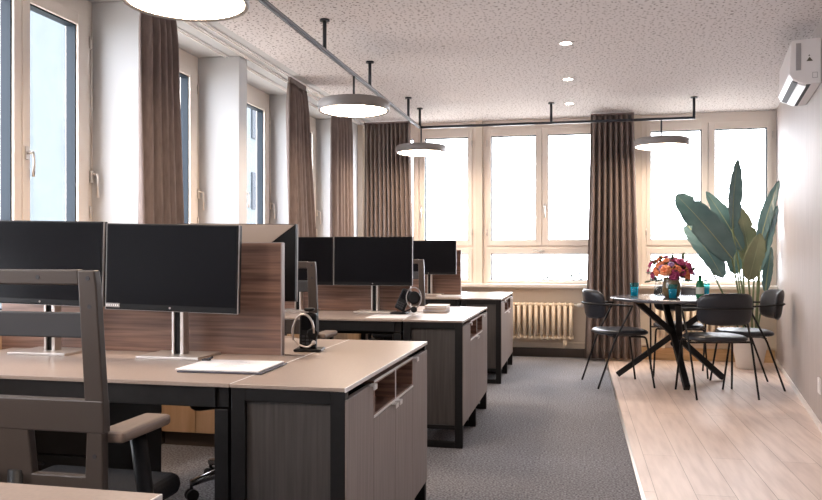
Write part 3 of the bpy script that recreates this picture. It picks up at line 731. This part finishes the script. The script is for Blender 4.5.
# ------------------------------------------------------------------ dining table
TX, TY = 0.86, 7.18
t = thing('dining_table', 'round dark dining table on crossed black bar legs', 'table', (TX, TY, 0))
B().lathe([(0.54, 0.715), (0.565, 0.722), (0.572, 0.735), (0.568, 0.742), (0.50, 0.745), (0.001, 0.745)], 72).build('tabletop', M['tabletop'], t)
ft = [((-0.50, 0.13), (0.36, -0.02)), ((0.02, -0.52), (-0.07, 0.36)), ((0.41, 0.14), (-0.35, -0.10)), ((0.10, 0.50), (-0.03, -0.35))]
offs = [(0.0, 0.035), (-0.035, 0.0), (0.0, -0.035), (0.035, 0.0)]
for (f0, t0), of in zip(ft, offs):
    lb = B(); a = Vector((f0[0], f0[1], 0.024)); c = Vector((t0[0], t0[1], 0.714))
    lb.bar(a, c, 0.05, 0.05)
    for v in lb.bm.verts:
        if v.co.z < 0.02: v.co.z = max(0.001, v.co.z)
    lb.build('leg', M['black'], t)
B().sphere((0.0, 0.0, 0.335), 0.055, 2, (1, 1, 0.7)).build('hub', M['black'], t)
B().lathe([(0.38, 0.705), (0.38, 0.716)], 40).build('mounting_plate', M['black'], t)

# ------------------------------------------------------------------ dining chairs (local: faces +y)
def dining_chair(label, loc, rz):
    t = thing('dining_chair', label, 'chair', loc, rz, 'black dining chairs round the table')
    n = 44; rings = []
    s = B()
    def sup(r, k, e=3.2):
        a = 2 * PI * k / n; c, q = math.cos(a), math.sin(a)
        return (r * math.copysign(abs(c) ** (2 / e), c), r * math.copysign(abs(q) ** (2 / e), q))
    prof = [(0.0, 0.478), (0.10, 0.479), (0.17, 0.483), (0.205, 0.480), (0.225, 0.466), (0.226, 0.452), (0.21, 0.442), (0.1, 0.438), (0.0, 0.438)]
    for rr, z in prof[1:-1]:
        rings.append([s.bm.verts.new((sup(rr, k)[0], sup(rr, k)[1] * 0.98 + 0.01, z)) for k in range(n)])
    for a, c in zip(rings, rings[1:]):
        for k in range(n):
            f = s.bm.faces.new((a[k], a[(k + 1) % n], c[(k + 1) % n], c[k])); f.smooth = True
    s.bm.faces.new(rings[0]); s.bm.faces.new(rings[-1])
    s.build('seat', M['leather'], t)
    # backrest: rounded pad bent round a vertical axis
    g = B(); NX, NZ = 22, 12; hw, zc, hh = 0.215, 0.70, 0.125
    def pt(i, j, side):
        u = -1 + 2 * i / NX; v = -1 + 2 * j / NZ
        rad = (abs(u) ** 4.5 + abs(v) ** 4.5) ** (1 / 4.5); mxx = max(abs(u), abs(v), 1e-6)
        k = mxx / rad if rad > 0 else 1
        u *= k; v *= k
        edge = (1 - max(0, (abs(u) ** 4.5 + abs(v) ** 4.5)) ** 1.5)
        th = 0.007 + 0.018 * max(0, edge)
        x = u * hw; y = -0.27 + 0.085 * (u * u) - 0.03 * (v * 0.6) + side * th
        return (x, y, zc + v * hh)
    fr = [[g.bm.verts.new(pt(i, j, 1)) for j in range(NZ + 1)] for i in range(NX + 1)]
    bk = [[g.bm.verts.new(pt(i, j, -1)) for j in range(NZ + 1)] for i in range(NX + 1)]
    for i in range(NX):
        for j in range(NZ):
            for q in (fr, bk):
                f = g.bm.faces.new((q[i][j], q[i + 1][j], q[i + 1][j + 1], q[i][j + 1])); f.smooth = True
    loop = [(i, 0) for i in range(NX)] + [(NX, j) for j in range(NZ)] + [(i, NZ) for i in range(NX, 0, -1)] + [(0, j) for j in range(NZ, 0, -1)]
    for (i, j), (k, l) in zip(loop, loop[1:] + loop[:1]):
        f = g.bm.faces.new((fr[i][j], fr[k][l], bk[k][l], bk[i][j])); f.smooth = True
    g.build('backrest', M['leather'], t)
    R = 0.0085
    arc = []
    for i in range(13):
        u = -1 + 2 * i / 12; arc.append((u * 0.235, -0.305 + 0.10 * u * u, 0.706))
    arm = B(); arm.tube(fillet([(-0.255, 0.04, 0.692)] + [], 0.01) + fillet([(-0.255, 0.04, 0.692), (-0.25, -0.12, 0.702)] + arc[1:-1] + [(0.25, -0.12, 0.702), (0.255, 0.04, 0.692)], 0.02, 2)[1:], R, 8)
    arm.build('armrest', M['black'], t)
    for sx in (-1, 1):
        l = B(); l.tube([(sx * 0.255, 0.04, 0.695), (sx * 0.247, -0.11, 0.40), (sx * 0.24, -0.25, 0.0)], R, 8); l.build('leg', M['black'], t)
        l = B(); l.tube(fillet([(sx * 0.18, 0.05, 0.43), (sx * 0.21, 0.17, 0.43), (sx * 0.235, 0.235, 0.0)], 0.03), R, 8); l.build('leg', M['black'], t)
    sf = B(); sf.tube(fillet([(-0.245, -0.10, 0.43), (-0.18, -0.10, 0.43), (0.18, -0.10, 0.43), (0.245, -0.10, 0.43)], 0.02), R, 8)
    sf.tube([(-0.19, 0.1, 0.43), (0.19, 0.1, 0.43)], R, 8); sf.tube([(-0.1, -0.1, 0.43), (-0.1, 0.1, 0.43)], R, 8); sf.tube([(0.1, -0.1, 0.43), (0.1, 0.1, 0.43)], R, 8)
    sf.build('seat_frame', M['black'], t)
    return t
dc = dining_chair('black dining chair left of the table, facing right, next to the curtain', (0.345, 6.92, 0), -PI / 2 + 0.27)
dup(dc, (1.08, 6.56, 0), 0.22, 'black dining chair in front of the table, its back to the camera')
dup(dc, (1.405, 7.06, 0), PI / 2 + 0.05, 'black dining chair right of the table, against the right wall')
dup(dc, (0.93, 7.62, 0), PI - 0.05, 'black dining chair on the far side of the table, facing the camera')

# ------------------------------------------------------------------ things on the dining table
ZT = 0.7455
def tumbler(label, x, y):
    t = thing('drinking_glass', label, 'glass', (x, y, ZT), 0, 'teal drinking glasses')
    B().lathe([(0.030, 0.0), (0.033, 0.004), (0.040, 0.125), (0.037, 0.125), (0.030, 0.01), (0.001, 0.008)], 28, cap=False).build('tumbler', M['teal'], t)
    B().lathe([(0.001, 0.009), (0.029, 0.009), (0.0335, 0.085), (0.001, 0.087)], 24, cap=False).build('drink', M['tealsolid'], t)
tumbler('teal drinking glass at the left side of the table', 0.50, 7.20)
tumbler('teal drinking glass in front of the flower vase', 0.79, 6.86)
tumbler('teal drinking glass right of the green bottle', 1.10, 7.18)
t = thing('water_bottle', 'small green glass bottle right of the vase', 'bottle', (1.045, 7.10, ZT))
B().lathe([(0.03, 0.0), (0.034, 0.006), (0.034, 0.105), (0.030, 0.13), (0.014, 0.16), (0.013, 0.18)], 24).build('body', M['greenglass'], t)
B().lathe([(0.0348, 0.035), (0.0348, 0.095)], 24, cap=False).build('label_band', M['water'], t)
B().lathe([(0.0145, 0.178), (0.0145, 0.195), (0.012, 0.197)], 16).build('cap', M['slot'], t)
t = thing('glass_carafe', 'clear glass bottle left of the flower vase', 'bottle', (0.69, 7.04, ZT))
B().lathe([(0.032, 0.0), (0.035, 0.006), (0.035, 0.10), (0.022, 0.15), (0.022, 0.165), (0.020, 0.165), (0.020, 0.15), (0.033, 0.10), (0.033, 0.008), (0.001, 0.006)], 24, cap=False).build('body', M['clearglass'], t)
VX, VY = 0.815, 7.16
t = thing('flower_vase', 'amber glass vase holding the bouquet on the table', 'vase', (VX, VY, ZT))
B().lathe([(0.05, 0.0), (0.07, 0.01), (0.083, 0.06), (0.080, 0.11), (0.066, 0.15), (0.074, 0.175), (0.070, 0.175), (0.061, 0.15), (0.074, 0.11), (0.077, 0.06), (0.064, 0.014), (0.001, 0.012)], 32, cap=False).build('body', M['vase'], t)
t = thing('flower_bouquet', 'bouquet of orange, magenta and lilac flowers in the amber vase', 'flowers', (VX, VY, ZT + 0.02))
def flower_mesh(mm):
    f = B(); f.sphere((0, 0, 0), 0.018, 1, (1, 1, 0.9))
    rnd = random.Random(3)
    for ringr, n, el, sz in ((0.016, 5, 0.95, 0.02), (0.026, 7, 0.55, 0.024), (0.033, 9, 0.1, 0.026)):
        for k in range(n):
            a = 2 * PI * (k + rnd.random() * 0.4) / n
            q = bmesh.new(); bmesh.ops.create_icosphere(q, subdivisions=1, radius=sz)
            for v in q.verts: v.co.z *= 0.28
            bmesh.ops.transform(q, matrix=Matrix.Rotation(a, 4, 'Z') @ Matrix.Translation((ringr, 0, 0.018 * el)) @ Matrix.Rotation(-el * 1.1, 4, 'Y'), verts=q.verts)
            for fc in q.faces: fc.smooth = True
            f.merge(q)
    return f
protos = {}
rnd = random.Random(11)
cols_ = ['fl_orange', 'fl_orange', 'fl_pink', 'fl_pink', 'fl_purple', 'fl_orange', 'fl_pink']
nfl = 40
for i in range(nfl):
    k = (i + 0.5) / nfl
    el = math.acos(1 - k * 1.12); az = i * 2.39996
    d = Vector((math.sin(el) * math.cos(az), math.sin(el) * math.sin(az), math.cos(el)))
    R = 0.145 + rnd.uniform(-0.025, 0.03)
    pos = Vector((0, 0, 0.185)) + Vector((d.x * R * 1.18, d.y * R * 1.1, d.z * R * 0.92))
    cn = cols_[(i * 3 + rnd.randrange(2)) % 7]
    if cn not in protos:
        o = flower_mesh(None).build('flower', M[cn], t); protos[cn] = o
    else:
        o = protos[cn].copy(); C.objects.link(o); o.parent = t
    o.location = pos; o.rotation_euler = d.to_track_quat('Z', 'Y').to_euler(); sc = rnd.uniform(0.5, 0.95); o.scale = (sc, sc, sc)
lf = B()
for i in range(110):
    az = rnd.uniform(0, 2 * PI); el = rnd.uniform(0.4, 1.9); R = rnd.uniform(0.10, 0.215)
    d = Vector((math.sin(el) * math.cos(az), math.sin(el) * math.sin(az), math.cos(el)))
    p = Vector((0, 0, 0.165)) + d * R
    q = bmesh.new(); bmesh.ops.create_icosphere(q, subdivisions=1, radius=0.026)
    for v in q.verts: v.co = Vector((v.co.x * 1.3, v.co.y * 0.55, v.co.z * 0.12))
    bmesh.ops.transform(q, matrix=Matrix.Translation(p) @ d.to_track_quat('X', 'Z').to_matrix().to_4x4() @ Matrix.Rotation(rnd.uniform(-1, 1), 4, 'X'), verts=q.verts)
    lf.merge(q)
lf.build('foliage', M['fl_green'], t)
stb = B()
for i in range(9):
    a = 2 * PI * i / 9; stb.tube([(0.035 * math.cos(a + 2), 0.035 * math.sin(a + 2), 0.0), (0.025 * math.cos(a), 0.025 * math.sin(a), 0.14), (0.10 * math.cos(a), 0.10 * math.sin(a), 0.26)], 0.004, 6)
stb.build('stems', M['fl_green'], t)

# ------------------------------------------------------------------ big potted plant
PX, PYY = 1.66, 8.14
t = thing('potted_plant', 'tall strelitzia-like leafy plant in a white pot by the window', 'plant', (PX, PYY, 0))
B().lathe([(0.105, 0.0), (0.118, 0.01), (0.155, 0.20), (0.165, 0.36), (0.158, 0.368), (0.150, 0.355), (0.145, 0.31)], 40, cap=False).build('pot', M['pot'], t)
B().lathe([(0.001, 0.325), (0.148, 0.32)], 32, cap=False).build('soil', M['soil'], t)
def leaf(base, tip, width, facing, bend, fold, foot, m='leaf', notch=(), pw=0.6):
    base = Vector(base) - Vector((PX, PYY, 0)); tip = Vector(tip) - Vector((PX, PYY, 0))
    ax = tip - base; L = ax.length; a = ax.normalized()
    nf = Vector(facing); nf = (nf - a * nf.dot(a)).normalized(); s = a.cross(nf).normalized()
    NL, NS = 26, 6
    g = B(); rows = []
    cen = []
    for i in range(NL + 1):
        u = i / NL
        w = width * 0.5 * (math.sin(PI * min(1, u ** 0.85)) ** pw) if 0 < u < 1 else 0.002
        c = base + ax * u + nf * bend * L * math.sin(PI * u) + Vector((0, 0, 0))
        cen.append(c); row = []
        for k in range(-NS, NS + 1):
            q = k / NS
            ww = w
            for (nu, nside) in notch:
                if abs(u - nu) < 0.02 and q * nside > 0.6: ww = w * 0.72
            rip = 0.006 * math.sin(u * 40 + k) * abs(q)
            row.append(g.bm.verts.new(c + s * ww * q + nf * (fold * w * abs(q) ** 1.3 + rip)))
        rows.append(row)
    for r0, r1 in zip(rows, rows[1:]):
        for k in range(2 * NS):
            f = g.bm.faces.new((r0[k], r0[k + 1], r1[k + 1], r1[k])); f.smooth = True
    o = g.build('leaf', M[m], t, recalc=False)
    md = o.modifiers.new('thickness', 'SOLIDIFY'); md.thickness = 0.003; md.offset = 0
    rb_ = B(); rb_.tube(cen, 0.006, 6, radii=[0.008 * (1 - 0.8 * i / NL) for i in range(NL + 1)]); rb_.build('midrib', M['rib'], o)
    ft_ = Vector((foot[0], foot[1], 0.32)); mid = ft_.lerp(base, 0.5) + Vector((0, 0, 0.04)) ; 
    path = [ft_, ft_.lerp(mid, 0.5) + Vector((0, 0, 0.02)), mid, mid.lerp(base, 0.55), base, base + a * 0.03]
    st_ = B(); st_.tube(fillet(path, 0.06, 3), 0.009, 8); st_.build('stalk', M['stem'], o)
leaf((1.45, 7.86, 1.08), (0.925, 7.76, 1.70), 0.32, (0.25, -1, 0.35), 0.03, 0.10, (-0.05, -0.04), notch=((0.8, 1), (0.62, -1)), pw=0.42)
leaf((1.50, 8.12, 1.37), (1.567, 8.22, 2.08), 0.17, (0.55, -1, 0.0), -0.03, 0.35, (0.0, 0.03), notch=((0.4, 1),))
leaf((1.60, 8.16, 1.16), (1.27, 8.24, 1.76), 0.20, (0.3, -1, 0.4), 0.03, 0.2, (-0.03, 0.05))
leaf((1.06, 8.04, 1.42), (1.345, 7.74, 0.90), 0.24, (0.3, -1, 0.45), 0.05, 0.15, (-0.07, 0.0), notch=((0.5, -1),), pw=0.42)
leaf((1.545, 8.30, 1.20), (1.525, 8.18, 0.93), 0.19, (0.2, -1, 0.2), 0.06, 0.2, (-0.02, 0.08), pw=0.45)
leaf((1.74, 8.08, 1.20), (1.905, 8.02, 1.84), 0.13, (-0.8, -1, -0.1), 0.05, 0.30, (0.05, -0.02))
leaf((1.73, 8.02, 0.95), (1.91, 8.10, 1.60), 0.17, (-0.9, -0.8, -0.1), 0.05, 0.30, (0.07, 0.03))
leaf((1.635, 8.06, 0.87), (1.73, 8.0, 1.33), 0.20, (0.1, -1, 0.2), 0.04, 0.15, (0.02, -0.06), 'leafpale')
leaf((1.83, 8.24, 0.75), (1.895, 8.28, 1.20), 0.10, (-0.6, -1, 0), 0.03, 0.2, (0.08, 0.06))
leaf((1.70, 8.12, 0.93), (1.60, 8.26, 1.60), 0.23, (0.2, -1, 0.1), -0.02, 0.15, (0.03, 0.05), 'leafpale', notch=((0.7, 1),))

# ------------------------------------------------------------------ outside
t = thing('apartment_building', 'pale apartment building outside the left windows', 'building', (-13, 5, -8))
B().box(-4, 0, 2, 40, 0, 22).build('wall', M['facade'], t)
for i in range(11):
    for j in range(4):
        w_ = B(); yy = 4 + i * 2.9; zz = 5.2 + j * 2.9; w_.box(-0.05, 0.06, yy, yy + 1.1, zz, zz + 1.5); w_.box(0.06, 0.09, yy + 0.52, yy + 0.58, zz, zz + 1.5)
        w_.build('window', M['facadewin'], t)
struct(B().box(-2.5, 2.4, 8.87, 9.3, 0.40, 0.46).build('exterior_ledge', M['facade']))
rnd = random.Random(5)
def twig_plant(label, x0, x1, y, zb, n, hmax):
    g = B()
    for i in range(n):
        x = rnd.uniform(x0, x1); h_ = rnd.uniform(0.4, 1.0) * hmax
        p0 = Vector((x, y, zb)); p1 = p0 + Vector((rnd.uniform(-0.05, 0.05), rnd.uniform(-0.05, 0.05), h_))
        g.tube([p0, p0.lerp(p1, 0.5) + Vector((rnd.uniform(-0.02, 0.02), 0, 0)), p1], 0.004, 5)
        for k in range(7):
            q = p0.lerp(p1, rnd.uniform(0.45, 1.0)) + Vector((rnd.uniform(-0.035, 0.035), rnd.uniform(-0.03, 0.03), rnd.uniform(-0.01, 0.02)))
            g.sphere(q, rnd.uniform(0.010, 0.019), 1, (1, 1, 0.6))
    tr = B(); tr.box(x0 - 0.05, x1 + 0.05, y - 0.09, y + 0.09, zb - 0.2, zb, 0.01)
    tt = thing('planter_box', label, 'planter', (0, 0, 0), 0, 'window boxes outside the back windows')
    p = g.build('twigs', M['twig'], tt); p['kind'] = 'stuff'
    tr.build('trough', M['facade'], tt)
twig_plant('window box with grey twigs outside the middle back window', -0.55, 0.22, 9.05, 0.70, 13, 0.24)
twig_plant('window box with grey twigs outside the right back window', 0.72, 1.95, 9.05, 0.68, 16, 0.28)

# ------------------------------------------------------------------ light
w = bpy.data.worlds.new('sky'); S.world = w; w.use_nodes = True
nt = w.node_tree; bg = nt.nodes['Background']
bg.inputs['Color'].default_value = (0.93, 0.96, 1.0, 1); bg.inputs['Strength'].default_value = 6.6
wtc = nt.nodes.new('ShaderNodeTexCoord'); wsp = nt.nodes.new('ShaderNodeSeparateXYZ'); wrp = nt.nodes.new('ShaderNodeValToRGB')
nt.links.new(wtc.outputs['Generated'], wsp.inputs['Vector'])
wmr = nt.nodes.new('ShaderNodeMapRange'); wmr.inputs['From Min'].default_value = -0.30; wmr.inputs['From Max'].default_value = -0.08
nt.links.new(wsp.outputs['Z'], wmr.inputs['Value']); nt.links.new(wmr.outputs['Result'], wrp.inputs['Fac'])
wrp.color_ramp.elements[0].color = (0.36, 0.34, 0.32, 1); wrp.color_ramp.elements[1].color = (0.92, 0.955, 1.03, 1)   # pale ground, overcast sky
nt.links.new(wrp.outputs['Color'], bg.inputs['Color'])
def portal(loc, rot, sx, sy):
    l = bpy.data.lights.new('window_portal', 'AREA'); l.shape = 'RECTANGLE'; l.size = sx; l.size_y = sy; l.cycles.is_portal = True
    o = bpy.data.objects.new('window_portal', l); C.objects.link(o); o.location = loc; o.rotation_euler = rot
for x, wd in ((-1.775, 1.2), (-0.385, 1.2), (1.355, 1.25)):
    portal((x, YB + 0.17, 1.65), (PI / 2, 0, PI), wd, 1.75)
for a, c2 in zip(edges, edges[1:]):
    if c2 - a > 0.5: portal((-2.95, (a + c2 + 0.14) / 2, 1.65), (PI / 2, 0, -PI / 2), c2 - a - 0.2, 1.75)

# ------------------------------------------------------------------ camera
cam = bpy.data.cameras.new('camera'); cam.sensor_width = 36; cam.lens = 770 / 822 * 36; cam.shift_y = 5 / 822; cam.clip_start = 0.05
co = bpy.data.objects.new('camera', cam); C.objects.link(co)
co.location = (0, 0, 1.12); co.rotation_euler = (PI / 2, 0, math.radians(12.2)); S.camera = co
S.view_settings.view_transform = 'Standard'; S.view_settings.look = 'None'; S.view_settings.gamma = 1.0; S.view_settings.use_curve_mapping = False
S.view_settings.exposure = 1.32
S.cycles.use_denoising = True; S.cycles.max_bounces = 10; S.cycles.diffuse_bounces = 6; S.cycles.transparent_max_bounces = 16
S.cycles.sample_clamp_indirect = 6.0
S.cycles.caustics_reflective = False; S.cycles.caustics_refractive = False
